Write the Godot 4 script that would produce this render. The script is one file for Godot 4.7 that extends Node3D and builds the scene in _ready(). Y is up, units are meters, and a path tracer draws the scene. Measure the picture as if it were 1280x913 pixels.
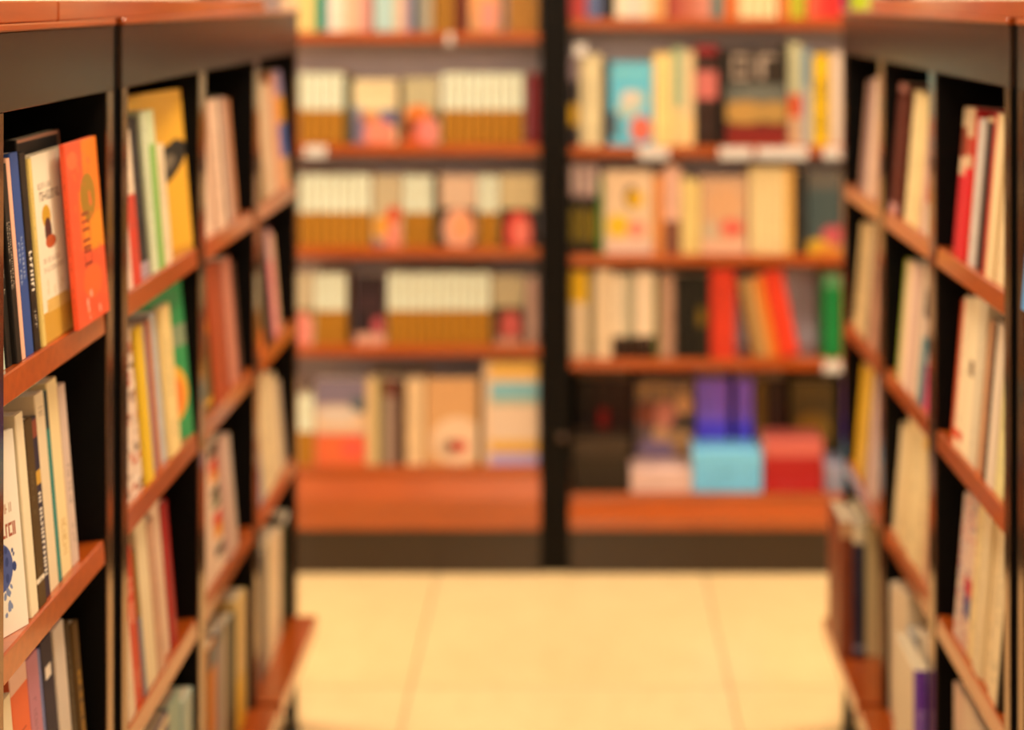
extends Node3D
# A bookshop aisle: two rows of aisle bookcases, a cross aisle and two tall bookcases along the end wall.
# Units are metres; the camera stands at the origin of the aisle at eye height and looks along -z.
const EYE := 1.68
const F := 1800.0            # focal length in pixels of the 1280 x 913 frame
const VX := 718.0            # where the aisle's vanishing point lies
const VY := -6.0
const FRONT_A := 0.640       # distance from the aisle's axis to the fronts of the two rows of bookcases
const FRONT_B := 0.618
const TILT := 0.083          # aisle shelves lean back
const SHELF := [0.430, 0.745, 1.062, 1.43]   # shelf tops below eye height (the last is the base deck)
const WALL_Z := 4.19         # fronts of the tall bookcases

var M := {}
var rng := RandomNumberGenerator.new()
var sheet: Image
var covers: Image
var slot_n := 0
var cover_n := 0
var sheet_tex: ImageTexture
var cover_tex: ImageTexture
var used := {}

# ---------------------------------------------------------------- helpers
func numbered(called: String) -> String:
	var n: int = used.get(called, 0)
	used[called] = n + 1
	return called if n == 0 else "%s_%03d" % [called, n]

func tag(o: Node, label := "", category := "", group := "", kind := "") -> Node:
	if label: o.set_meta("label", label)
	if category: o.set_meta("category", category)
	if group: o.set_meta("group", group)
	if kind: o.set_meta("kind", kind)
	return o

func base(called: String, at := Vector3.ZERO) -> Node3D:
	var o := Node3D.new()
	o.name = numbered(called)
	add_child(o)
	o.position = at
	return o

func begin() -> SurfaceTool:
	var st := SurfaceTool.new()
	st.begin(Mesh.PRIMITIVE_TRIANGLES)
	st.set_smooth_group(-1)
	return st

func tri(st: SurfaceTool, p: Array, uv = null) -> void:
	for i in [0, 2, 1]:
		if uv != null: st.set_uv(uv[i])
		st.add_vertex(p[i])

func quad(st: SurfaceTool, a: Vector3, b: Vector3, c: Vector3, d: Vector3, uv = null) -> void:
	# corners run counter-clockwise seen from outside
	tri(st, [a, b, c], null if uv == null else [uv[0], uv[1], uv[2]])
	tri(st, [a, c, d], null if uv == null else [uv[0], uv[2], uv[3]])

func add_box(st: SurfaceTool, lo: Vector3, hi: Vector3, bev := 0.0015) -> void:
	# a box with chamfered edges
	var c := (lo + hi) / 2.0
	var h := (hi - lo) / 2.0
	var b: float = min(bev, min(h.x, min(h.y, h.z)) * 0.6)
	var n := [Vector3(1, 0, 0), Vector3(0, 1, 0), Vector3(0, 0, 1)]
	var ins := h - Vector3(b, b, b)
	for ax in 3:
		for s in [-1.0, 1.0]:
			var u: Vector3 = n[(ax + 1) % 3] * ins[(ax + 1) % 3]
			var v: Vector3 = n[(ax + 2) % 3] * ins[(ax + 2) % 3]
			var f: Vector3 = c + n[ax] * h[ax] * s
			if s > 0: quad(st, f - u - v, f + u - v, f + u + v, f - u + v)
			else: quad(st, f - u - v, f - u + v, f + u + v, f + u - v)
	for ax in 3:
		var i := (ax + 1) % 3
		var j := (ax + 2) % 3
		var along: Vector3 = n[ax] * ins[ax]
		for si in [-1.0, 1.0]:
			for sj in [-1.0, 1.0]:
				var p: Vector3 = c + n[i] * h[i] * si + n[j] * ins[j] * sj
				var q: Vector3 = c + n[i] * ins[i] * si + n[j] * h[j] * sj
				if si * sj > 0: quad(st, p - along, q - along, q + along, p + along)
				else: quad(st, p - along, p + along, q + along, q - along)
	for sx in [-1.0, 1.0]:
		for sy in [-1.0, 1.0]:
			for sz in [-1.0, 1.0]:
				var s := Vector3(sx, sy, sz)
				var a := c + Vector3(h.x, ins.y, ins.z) * s
				var d := c + Vector3(ins.x, h.y, ins.z) * s
				var e := c + Vector3(ins.x, ins.y, h.z) * s
				if sx * sy * sz > 0: tri(st, [a, d, e])
				else: tri(st, [a, e, d])

func part(st: SurfaceTool, called: String, m: Material, parent: Node, label := "") -> MeshInstance3D:
	st.generate_normals()
	var o := MeshInstance3D.new()
	o.mesh = st.commit()
	o.material_override = m
	o.name = called
	o.cast_shadow = GeometryInstance3D.SHADOW_CASTING_SETTING_ON
	if label: o.set_meta("label", label)
	parent.add_child(o, true)
	return o

func box(called: String, lo: Vector3, hi: Vector3, m: Material, parent: Node, bev := 0.0015, label := "") -> MeshInstance3D:
	var st := begin()
	add_box(st, Vector3(min(lo.x, hi.x), min(lo.y, hi.y), min(lo.z, hi.z)), Vector3(max(lo.x, hi.x), max(lo.y, hi.y), max(lo.z, hi.z)), bev)
	return part(st, called, m, parent, label)

func lathe(called: String, profile: Array, at: Vector3, turn: Basis, m: Material, parent: Node, seg := 20) -> MeshInstance3D:
	# profile: [radius, height] pairs from the bottom up
	var st := begin()
	for k in profile.size() - 1:
		for i in seg:
			var a := TAU * i / seg
			var b := TAU * (i + 1) / seg
			var r0: float = profile[k][0]
			var r1: float = profile[k + 1][0]
			var y0: float = profile[k][1]
			var y1: float = profile[k + 1][1]
			quad(st, at + turn * Vector3(r0 * cos(b), y0, r0 * sin(b)), at + turn * Vector3(r0 * cos(a), y0, r0 * sin(a)), at + turn * Vector3(r1 * cos(a), y1, r1 * sin(a)), at + turn * Vector3(r1 * cos(b), y1, r1 * sin(b)))
	return part(st, called, m, parent)

func mat(c: Color, rough := 0.6, tex: Texture2D = null, scale := Vector3.ONE, spec := 0.5) -> StandardMaterial3D:
	var m := StandardMaterial3D.new()
	m.albedo_color = c
	m.roughness = rough
	m.metallic_specular = spec
	if tex:
		m.albedo_texture = tex
		m.uv1_triplanar = true
		m.uv1_scale = scale
	return m

func grain(seed_: int, lo: Color, hi: Color, freq: float, size := 256) -> ImageTexture:
	# a tileable noise between two tones
	var n := FastNoiseLite.new()
	n.seed = seed_
	n.frequency = freq
	n.fractal_octaves = 4
	var src := n.get_seamless_image(size, size)
	var im := Image.create(size, size, false, Image.FORMAT_RGB8)
	for y in size:
		for x in size:
			im.set_pixel(x, y, lo.lerp(hi, src.get_pixel(x, y).r))
	return ImageTexture.create_from_image(im)

# ---------------------------------------------------------------- printing on spines and covers
const SW := 32
const SH := 256
const CW := 256
const CH := 352

func px(im: Image, r: Rect2i, c: Color) -> void:
	im.fill_rect(r.intersection(Rect2i(0, 0, im.get_width(), im.get_height())), c)

func glyphs_down(im: Image, x: int, y: int, w: int, length: int, c: Color, bold := 2) -> void:
	# a title printed along a spine: letters are strokes across x, set one after the other along y
	var p := y
	while p < y + length - 6:
		var adv := rng.randi_range(5, 8) * (1 if bold < 5 else 3)
		if rng.randf() < 0.16:
			p += 6
			continue
		px(im, Rect2i(x, p, w, bold), c)
		match rng.randi_range(0, 4):
			0: px(im, Rect2i(x, p, bold, adv - 2), c)
			1: px(im, Rect2i(x + w - bold, p, bold, adv - 2), c)
			2: px(im, Rect2i(x + w / 2 - 1, p, bold, adv - 2), c)
			3: px(im, Rect2i(x, p + adv - 2 - bold, w, bold), c)
			_:
				px(im, Rect2i(x, p, bold, adv - 2), c)
				px(im, Rect2i(x + w - bold, p, bold, adv - 2), c)
		p += adv

func glyphs_across(im: Image, x: int, y: int, length: int, h: int, c: Color, bold := 2) -> void:
	var p := x
	while p < x + length - 5:
		var adv := rng.randi_range(maxi(5, h / 2), maxi(7, h * 3 / 4))
		if rng.randf() < 0.12:
			p += adv / 2
			continue
		px(im, Rect2i(p, y, bold, h), c)
		match rng.randi_range(0, 4):
			0: px(im, Rect2i(p, y, adv - 2, bold), c)
			1: px(im, Rect2i(p, y + h - bold, adv - 2, bold), c)
			2: px(im, Rect2i(p, y + h / 2, adv - 2, bold), c)
			3: px(im, Rect2i(p + adv - 2 - bold, y, bold, h), c)
			_:
				px(im, Rect2i(p, y, adv - 2, bold), c)
				px(im, Rect2i(p, y + h - bold, adv - 2, bold), c)
		p += adv

func ellipse(im: Image, at: Vector2i, cx: float, cy: float, rx: float, ry: float, turn: float, c: Color) -> void:
	var k: float = max(rx, ry)
	for y in range(int(cy - k), int(cy + k) + 1):
		for x in range(int(cx - k), int(cx + k) + 1):
			if x < 0 or y < 0 or x >= CW or y >= CH: continue
			var p := Vector2(x - cx, y - cy).rotated(-turn)
			if p.x * p.x / (rx * rx) + p.y * p.y / (ry * ry) <= 1.0: im.set_pixel(at.x + x, at.y + y, c)

func spine_slot(c: Color, o: Dictionary) -> int:
	# bands: [from, to, colour] as shares of the height from the top; text: colour of the lettering
	var s := slot_n
	slot_n += 1
	var x := (s % 64) * SW
	var y := (s / 64) * SH
	px(sheet, Rect2i(x, y, SW, SH), c)
	for b in o.get("bands", []):
		px(sheet, Rect2i(x, y + int(b[0] * SH), 26, int((b[1] - b[0]) * SH)), Color(b[2]))
	for b in o.get("dots", []):
		px(sheet, Rect2i(x + 7, y + int(b[0] * SH), 12, int((b[1] - b[0]) * SH)), Color(b[2]))
	if o.has("speck"):
		for i in 90:
			px(sheet, Rect2i(x + rng.randi_range(0, 24), y + rng.randi_range(0, SH - 8), rng.randi_range(2, 6), rng.randi_range(2, 8)), Color(o.speck[rng.randi() % o.speck.size()]))
	if not o.has("text") and not o.has("speck") and not o.has("dots") and rng.randf() < 0.75:
		o = o.duplicate()
		o.text = (c.darkened(rng.randf_range(0.25, 0.6)) if c.get_luminance() > 0.3 else c.lightened(rng.randf_range(0.15, 0.4))).to_html(false)
		o.from = rng.randf_range(0.08, 0.3)
		o.to = rng.randf_range(0.5, 0.75)
		o.bold = 1
		o.small = 1
	if o.has("text"):
		var t := Color(o.text)
		var from: float = o.get("from", 0.16)
		var to: float = o.get("to", 0.62)
		var lines: int = o.get("lines", 1)
		for k in lines:
			var w := (6 if o.has("small") else 10) if lines == 1 else 5
			glyphs_down(sheet, x + 8 + (0 if lines == 1 else k * 9 - 4), y + int(from * SH), w, int((to - from) * SH), t, o.get("bold", 2))
		if not o.has("plain"): glyphs_down(sheet, x + 10, y + int(0.78 * SH), 6, 32, t, 1)
	return s

func cover_slot(c: Color, art: Array) -> int:
	var s := cover_n
	cover_n += 1
	var at := Vector2i((s % 8) * CW, (s / 8) * CH)
	px(covers, Rect2i(at.x, at.y, CW, CH), c)
	for a in art:
		match a[0]:
			"rect": px(covers, Rect2i(at.x + int(a[1] * CW), at.y + int(a[2] * CH), int((a[3] - a[1]) * CW), int((a[4] - a[2]) * CH)), Color(a[5]))
			"ell": ellipse(covers, at, a[1] * CW, a[2] * CH, a[3] * CW, a[4] * CH, a[6] if a.size() > 6 else 0.0, Color(a[5]))
			"text": glyphs_across(covers, at.x + int(a[1] * CW), at.y + int(a[2] * CH), int((a[3] - a[1]) * CW), int(a[4] * CH), Color(a[5]), a[6] if a.size() > 6 else 3)
			"down": glyphs_down(covers, at.x + int(a[1] * CW), at.y + int(a[2] * CH), int(a[4] * CW), int((a[3] - a[2]) * CH), Color(a[5]), 6)
			"speck":
				for i in int(a[6]):
					var r := rng.randf_range(2, 9)
					ellipse(covers, at, rng.randf_range(a[1], a[3]) * CW, rng.randf_range(a[2], a[4]) * CH, r, r * rng.randf_range(0.5, 1.4), rng.randf() * PI, Color(a[5]))
	return s

# ---------------------------------------------------------------- one book
# Local axes: the spine faces +z, the front cover +x, the head +y; the foot of the spine's middle is the origin.
func book_node(t: float, h: float, d: float, slot: int, hard: bool, cover := -1) -> Node3D:
	var o := Node3D.new()
	var th := 0.0022 if hard else 0.0011
	var out: Array[Vector2] = [Vector2(-t / 2, -d)]
	if hard:
		var b: float = min(0.005, t * 0.16)
		for i in 7: out.append(Vector2(-t / 2 + t * i / 6.0, -b + b * sin(PI * i / 6.0)))
	else:
		var r: float = min(0.0012, t * 0.2)
		out.append_array([Vector2(-t / 2, -r), Vector2(-t / 2 + r, 0), Vector2(t / 2 - r, 0), Vector2(t / 2, -r)])
	out.append(Vector2(t / 2, -d))
	var n := out.size()
	var inn: Array[Vector2] = [Vector2(-t / 2 + th, -d), Vector2(-t / 2 + th, -0.004 - th), Vector2(t / 2 - th, -0.004 - th), Vector2(t / 2 - th, -d)]
	var su := float(slot % 64) * SW / 2048.0
	var sv := float(slot / 64) * SH / 2048.0
	var e := 1.0 / 2048.0
	var v0 := sv + 1.5 * e
	var v1 := sv + (SH - 1.5) * e
	var st := begin()
	var st2 := begin()
	for i in n - 1:
		var a := out[i]
		var b := out[i + 1]
		var ua := su + 29.0 * e
		var ub := ua
		if i > 0 and i < n - 2:
			ua = su + (1.0 + 23.0 * (a.x / t + 0.5)) * e
			ub = su + (1.0 + 23.0 * (b.x / t + 0.5)) * e
		var q := [Vector3(a.x, 0, a.y), Vector3(b.x, 0, b.y), Vector3(b.x, h, b.y), Vector3(a.x, h, a.y)]
		if i == n - 2 and cover >= 0:
			var cu := float(cover % 8) * CW / 2048.0
			var cv := float(cover / 8) * CH / 2048.0
			var ce := 1.5 / 2048.0
			var u1 := cu + CW / 2048.0 - ce
			var w1 := cv + CH / 2048.0 - ce
			quad(st2, q[0], q[1], q[2], q[3], [Vector2(cu + ce, w1), Vector2(u1, w1), Vector2(u1, cv + ce), Vector2(cu + ce, cv + ce)])
		else:
			quad(st, q[0], q[1], q[2], q[3], [Vector2(ua, v1), Vector2(ub, v1), Vector2(ub, v0), Vector2(ua, v0)])
	var board := Vector2(su + 29.0 * e, sv + SH * 0.5 * e)
	var flat := [board, board, board, board]
	for i in 3:
		quad(st, Vector3(inn[i + 1].x, 0, inn[i + 1].y), Vector3(inn[i].x, 0, inn[i].y), Vector3(inn[i].x, h, inn[i].y), Vector3(inn[i + 1].x, h, inn[i + 1].y), flat)
	for y in [0.0, h]:
		var rim := [[out[0], out[1], inn[1], inn[0]], [out[n - 2], out[n - 1], inn[3], inn[2]]]
		for i in range(1, n - 2):
			var f0 := float(i - 1) / (n - 3)
			var f1 := float(i) / (n - 3)
			rim.append([out[i], out[i + 1], inn[1].lerp(inn[2], f1), inn[1].lerp(inn[2], f0)])
		for k in rim:
			var c := []
			for p in k: c.append(Vector3(p.x, y, p.y))
			if y == 0.0: quad(st, c[0], c[3], c[2], c[1], flat)
			else: quad(st, c[0], c[1], c[2], c[3], flat)
	for s in [[-1, 0], [1, 3]]:
		var xa: float = s[0] * t / 2
		var xb: float = inn[s[1]].x
		if s[0] < 0: quad(st, Vector3(xb, 0, -d), Vector3(xa, 0, -d), Vector3(xa, h, -d), Vector3(xb, h, -d), flat)
		else: quad(st, Vector3(xa, 0, -d), Vector3(xb, 0, -d), Vector3(xb, h, -d), Vector3(xa, h, -d), flat)
	var jacket := part(st, "cover", M.print, o)
	if cover >= 0: part(st2, "front_cover", M.cover, o)
	var lip := 0.0035 if hard else 0.0006
	var w := t / 2 - th - 0.0003
	box("pages", Vector3(-w, lip, -d + (0.003 if hard else 0.0004)), Vector3(w, h - lip, -0.005 - th), M.pages, o, 0.0004)
	return o

func ordinal(n: int) -> String:
	var first := ["first", "second", "third", "fourth", "fifth", "sixth", "seventh", "eighth", "ninth", "tenth", "eleventh", "twelfth", "thirteenth", "fourteenth", "fifteenth", "sixteenth", "seventeenth", "eighteenth", "nineteenth", "twentieth"]
	if n < 20: return first[n]
	return "twenty-" + first[n - 20] if n < 29 else "thirtieth"

const SHELF_NAME := ["top shelf", "second shelf", "third shelf", "bottom shelf"]

# items: [x0, x1, y of the top, colour, look, options]; x0 and x1 are where the foot of the book meets its shelf, read off the photograph
# and turned into metres along the shelf here
func fill_aisle(side: int, row: int, bay: String, unit: String, items: Array) -> void:
	var front: float = (FRONT_A if side < 0 else FRONT_B) + 0.004
	var c := cos(TILT)
	var s := sin(TILT)
	var frame := Transform3D()
	if side < 0: frame.basis = Basis(Vector3(0, 0, -1), Vector3(-s, c, 0), Vector3(c, s, 0))
	else: frame.basis = Basis(Vector3(0, 0, 1), Vector3(s, c, 0), Vector3(-c, s, 0))
	if row == 3: frame.basis = Basis(Vector3(0, 0, side), Vector3.UP, Vector3(-side, 0, 0))
	frame.origin = Vector3(side * front, EYE - SHELF[row] + 0.0006, 0)
	var order := items.duplicate()
	# counted from the joint between the two bookcases of a row
	order.sort_custom(func(a, b): return abs(a[0] + a[1] - 2 * (147 if side < 0 else 1267)) < abs(b[0] + b[1] - 2 * (147 if side < 0 else 1267)))
	for it in items:
		var o: Dictionary = it[5] if it.size() > 5 else {}
		var set_back: float = o.get("back", rng.randf_range(0.003, 0.012) if not o.has("art") else 0.006)
		var at_x: float = front + o.get("back", 0.006)
		var za: float = F * at_x / abs(it[0] - VX)
		var zb: float = F * at_x / abs(it[1] - VX)
		var near: float = min(za, zb)
		var span: float = abs(za - zb) - 0.0012
		var h: float = SHELF[row] - (it[2] - VY) * (za + zb) / 2 / F if it[2] != null else 0.24
		h = clampf(h, 0.1, 0.276 if row in [1, 2] else 0.29)
		var tone := Color(it[3])
		var local := Transform3D()
		var b: Node3D
		if o.has("art"):
			var t: float = o.get("t", 0.018)
			var w: float = o.get("w", span)
			b = book_node(t, h, w, spine_slot(tone, {}), false, cover_slot(tone, o.art))
			var mid := (near + span / 2) * (1 if side < 0 else -1)
			local.basis = Basis(Vector3.UP, -PI / 2 + o.get("yaw", 0.0))
			local.origin = Vector3(mid, 0, -set_back - t / 2) - local.basis * Vector3(0, 0, -w / 2)
			if o.has("yaw"): local.origin = Vector3(near + span, 0, -set_back - t / 2) - local.basis * Vector3(0, 0, -w)
		else:
			var d: float = o.get("d", h * 0.62)
			b = book_node(span, h, d, spine_slot(tone, o), o.has("hard"))
			local.origin = Vector3((near + span / 2) * (1 if side < 0 else -1), 0, -set_back)
		b.name = numbered("book")
		add_child(b)
		b.transform = frame * local
		var label: String = "%s, %s from the joint side, %s, %s bay, %s bookcase" % [it[4], ordinal(order.find(it)), SHELF_NAME[row], bay, unit]
		if o.has("art"): label = "%s, %s, %s bay, %s bookcase" % [it[4], SHELF_NAME[row], bay, unit]
		if label.split(" ").size() > 16: label = label.replace("from the joint side", "from joint")
		if label.split(" ").size() > 16: print(label)
		tag(b, label, "book", "books on the %s, %s bay, %s bookcase" % [SHELF_NAME[row], bay, unit])

const TALL_S := 427.5        # pixels a metre on the shelves of the tall bookcases
const TALL_NAME := ["top shelf", "second shelf", "third shelf", "fourth shelf", "base deck"]

func fill_tall(row: int, below: float, unit: String, items: Array) -> void:
	var order := items.duplicate()
	order.sort_custom(func(a, b): return abs(a[0] + a[1] - 1387) < abs(b[0] + b[1] - 1387))
	var z := -F / TALL_S
	var foot := EYE - below + 0.0006
	for it in items:
		var o: Dictionary = it[5] if it.size() > 5 else {}
		var xa: float = (it[0] - VX) / TALL_S
		var xb: float = (it[1] - VX) / TALL_S
		var h: float = below - (it[2] - VY) / TALL_S
		h = clampf(h, 0.03, 0.30)
		var tone := Color(it[3])
		var zz: float = z - o.get("back", 0.0)
		var copies: int = o.get("n", 1)
		var wide := (xb - xa) / copies
		for k in copies:
			var b: Node3D
			var tr := Transform3D()
			if o.has("art"):
				var t: float = o.get("t", 0.02)
				b = book_node(t, h, xb - xa - 0.002, spine_slot(tone, {}), false, cover_slot(tone, o.art))
				tr.basis = Basis(Vector3.UP, -PI / 2)
				tr.origin = Vector3(xa + 0.001, foot + o.get("up", 0.0), zz - t / 2)
			elif o.has("flat"):
				var t: float = h / float(o.flat)
				for j in int(o.flat):
					var f := book_node(t - 0.001, xb - xa, 0.115, spine_slot(Color(o.tones[j]), o), false)
					f.name = numbered("book")
					add_child(f)
					f.transform = Transform3D(Basis(Vector3(0, 0, 1), PI / 2), Vector3(xb, foot + t * (j + 0.5), zz))
					tag(f, "%s lying flat, %s up in its pile, base deck, %s bookcase" % [o.looks[j], ordinal(j), unit], "book", "books lying in piles on the base deck")
				continue
			else:
				var wob: float = rng.randf_range(0.985, 1.0) if copies > 1 else 1.0
				b = book_node(wide - (0.0012 if copies == 1 else 0.004), h * wob, o.get("d", min(0.155, h * 0.66)), spine_slot(tone, o), o.has("hard"))
				tr.origin = Vector3(xa + wide * (k + 0.5), foot, zz)
				if o.has("lean"):
					tr.basis = Basis(Vector3(0, 0, 1), o.lean)
					tr.origin = Vector3(xa, foot, zz) + tr.basis * Vector3(wide / 2, 0, 0)
			b.name = numbered("book")
			add_child(b)
			b.transform = tr
			var group := "books on the %s, %s bookcase" % [TALL_NAME[row], unit]
			if copies > 1: tag(b, "%s, %s of %s counted from the pillar, %s, %s bookcase" % [it[4], ordinal(k if xa > 0 else copies - 1 - k), ["", "", "two", "three", "four", "five", "six", "seven", "eight", "nine", "ten", "eleven", "twelve"][copies], TALL_NAME[row], unit], "book", "%s on the %s, %s bookcase" % [it[4], TALL_NAME[row], unit])
			elif o.has("art"): tag(b, "%s, %s, %s bookcase" % [it[4], TALL_NAME[row], unit], "book", group)
			else: tag(b, "%s, %s from the black pillar, %s, %s bookcase" % [it[4], ordinal(order.find(it)), TALL_NAME[row], unit], "book", group)

# ---------------------------------------------------------------- bookcases
func aisle_unit(side: int, z_near: float, joints: Array, z_end: float, label: String, joint_at_end: bool) -> void:
	# joints: middles of the dividers; distances along the aisle
	var x: float = FRONT_A if side < 0 else FRONT_B
	var u := base("aisle_bookcase", Vector3(side * x, 0, -(z_near + z_end) / 2))
	tag(u, label, "bookcase", "aisle bookcases")
	var o: Vector3 = u.position
	var P := func(inward: float, below: float, z: float) -> Vector3: return Vector3(side * (x + inward), EYE - below, -z) - o
	var deep := 0.30
	# side panels and dividers: black boards with a brown edge strip
	var walls := [[z_near, z_near + 0.028], [z_end - 0.028, z_end]]
	for j in joints: walls.append([j - 0.022, j + 0.022])
	walls.sort_custom(func(a, b): return a[0] < b[0])
	for k in walls.size():
		var w: Array = walls[k]
		var outer := k == 0 or k == walls.size() - 1
		box("side_panel" if outer else "divider", P.call(0.0025, 1.655, w[0]), P.call(deep, 0.132, w[1]), M.black, u)
		box("edge_strip", P.call(0.0, 1.43, w[0] + 0.0005), P.call(0.0022, 0.1325, w[1] - 0.0005), M.strip, u, 0.0006)
	box("back_panel", P.call(deep, 1.655, z_near), P.call(deep + 0.012, 0.05, z_end), M.black, u)
	box("fascia", P.call(0.0, 0.132, z_near), P.call(0.018, 0.042, z_end), M.fascia, u, 0.001, "dark brown laminate fascia under the top")
	box("top_panel", P.call(-0.004, 0.0415, z_near), P.call(deep + 0.012, 0.0325, z_end), M.wood, u, 0.002)
	# tilted shelves, a base deck and a kick board for every bay
	for k in walls.size() - 1:
		var a: float = walls[k][1] + 0.0015
		var b: float = walls[k + 1][0] - 0.0015
		for r in 3:
			var s := box("shelf_board", Vector3(-(b - a) / 2, -0.034, -0.27), Vector3((b - a) / 2, 0, 0), M.wood, u, 0.002)
			s.transform = Transform3D(Basis(Vector3(0, 0, 1), -side * TILT) * Basis(Vector3.UP, -side * PI / 2), P.call(0.004, SHELF[r], (a + b) / 2))
		box("base_deck", P.call(-0.047, 1.43, a - 0.012), P.call(deep - 0.002, 1.47, b + 0.012), M.wood, u, 0.002)
		box("kick_board", P.call(0.05, 1.47, a), P.call(0.065, 1.66, b), M.wood, u)
		for z in [a + 0.03, b - 0.03]:
			lathe("foot", [[0.0, 0.0], [0.018, 0.0], [0.020, 0.008], [0.014, 0.016], [0.012, 0.21]], P.call(0.004, 1.68, z), Basis(), M.foot, u, 14)

func tall_unit(xa: float, xb: float, belows: Array, label: String, lip: float) -> Node3D:
	var u := base("tall_bookcase", Vector3((xa + xb) / 2, 0, -WALL_Z))
	tag(u, label, "bookcase", "tall bookcases")
	var o := u.position
	var top := 2.3
	var p := 0.0425
	for x in [xa, xb - p]:
		box("side_panel", Vector3(x, 0, -WALL_Z) - o, Vector3(x + p, top, -WALL_Z - 0.33) - o, M.black_panel, u, 0.002)
	var step: float = EYE - belows[3] - 0.02
	box("back_panel", Vector3(xa + p, step, -WALL_Z - 0.19) - o, Vector3(xb - p, top, -WALL_Z - 0.205) - o, M.pale, u)
	box("back_panel", Vector3(xa + p, 0.05, -WALL_Z - 0.315) - o, Vector3(xb - p, step, -WALL_Z - 0.33) - o, M.pale if lip > 0.04 else M.black_panel, u)  # lower panel behind the blue pile: shade of the deck put in as black
	box("top_panel", Vector3(xa, top, -WALL_Z - 0.002) - o, Vector3(xb, top + 0.03, -WALL_Z - 0.33) - o, M.black_panel, u)
	for k in belows.size():
		var y: float = EYE - belows[k]
		if k < belows.size() - 1:
			box("shelf_board", Vector3(xa + p, y - 0.031, -WALL_Z - 0.004) - o, Vector3(xb - p, y, -WALL_Z - 0.189) - o, M.wood_far, u, 0.003)
		else:
			box("base_deck", Vector3(xa + p, y - 0.03, -WALL_Z - 0.004) - o, Vector3(xb - p, y, -WALL_Z - 0.31) - o, M.wood_far, u, 0.003)
			var st := begin()
			# a plinth front whose upper lip slopes outwards
			var x0 := xa + p - o.x
			var x1 := xb - p - o.x
			var prof := [Vector2(y - 0.03, -0.002), Vector2(y - 0.03 - lip, 0.030), Vector2(0.135, 0.030), Vector2(0.135, 0.012), Vector2(y - 0.03 - lip, 0.012), Vector2(y - 0.03, -0.02)]
			for i in 6:
				var a: Vector2 = prof[i]
				var b: Vector2 = prof[(i + 1) % 6]
				quad(st, Vector3(x0, b.x, b.y), Vector3(x1, b.x, b.y), Vector3(x1, a.x, a.y), Vector3(x0, a.x, a.y))
			for i in [[0, 1, 4, 5], [1, 2, 3, 4]]:
				var q := []
				for j in i: q.append(prof[j])
				quad(st, Vector3(x1, q[0].x, q[0].y), Vector3(x1, q[1].x, q[1].y), Vector3(x1, q[2].x, q[2].y), Vector3(x1, q[3].x, q[3].y))
				quad(st, Vector3(x0, q[3].x, q[3].y), Vector3(x0, q[2].x, q[2].y), Vector3(x0, q[1].x, q[1].y), Vector3(x0, q[0].x, q[0].y))
			part(st, "plinth_front", M.wood_far, u)
			box("kick_board", Vector3(xa + p, 0.0, -WALL_Z + 0.011) - o, Vector3(xb - p, 0.1345, -WALL_Z - 0.004) - o, M.fascia, u, 0.0015, "dark brown kick board")  # same dark brown as the fascia
	return u

func price_label(u: Node3D, x_px: float, w_px: float, below: float) -> void:
	var x := (x_px - VX) / 430.0
	var w := w_px / 430.0
	var y := EYE - below
	var lab := box("price_label", Vector3(x - w / 2, y - 0.036, -WALL_Z + 0.0005) - u.position, Vector3(x + w / 2, y - 0.004, -WALL_Z - 0.002) - u.position, M.label, u, 0.0005, "white price label in a clear holder")
	box("clear_holder", Vector3(x - w / 2 - 0.002, y - 0.038, -WALL_Z + 0.004) - u.position, Vector3(x + w / 2 + 0.002, y - 0.002, -WALL_Z + 0.003) - u.position, M.clear, lab, 0.0003)

func ceiling_lamp(at: Vector3, size: Vector2, energy: float, where: String) -> void:
	var u := base("ceiling_light", at)
	tag(u, "square ceiling light panel, %s" % where, "light", "ceiling light panels")
	var hx := size.x / 2
	var hz := size.y / 2
	for s in [-1, 1]:
		box("frame_bar", Vector3(s * hx, -0.03, -hz - 0.02), Vector3(s * (hx + 0.02), 0.0, hz + 0.02), M.white, u)
		box("frame_bar", Vector3(-hx, -0.03, s * hz), Vector3(hx, 0.0, s * (hz + 0.02)), M.white, u)
	box("diffuser", Vector3(-hx, -0.018, -hz), Vector3(hx, -0.004, hz), M.lamp, u)
	var l := AreaLight3D.new()
	l.name = "panel_light"
	l.area_size = size
	l.light_energy = energy
	l.light_color = LAMP_COLOR
	l.shadow_enabled = true
	l.set("area_range", 12.0)
	u.add_child(l)
	l.position = Vector3(0, -0.034, 0)
	l.rotation = Vector3(-PI / 2, 0, 0)

const LAMP_COLOR := Color(1.0, 0.915, 0.79)

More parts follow.
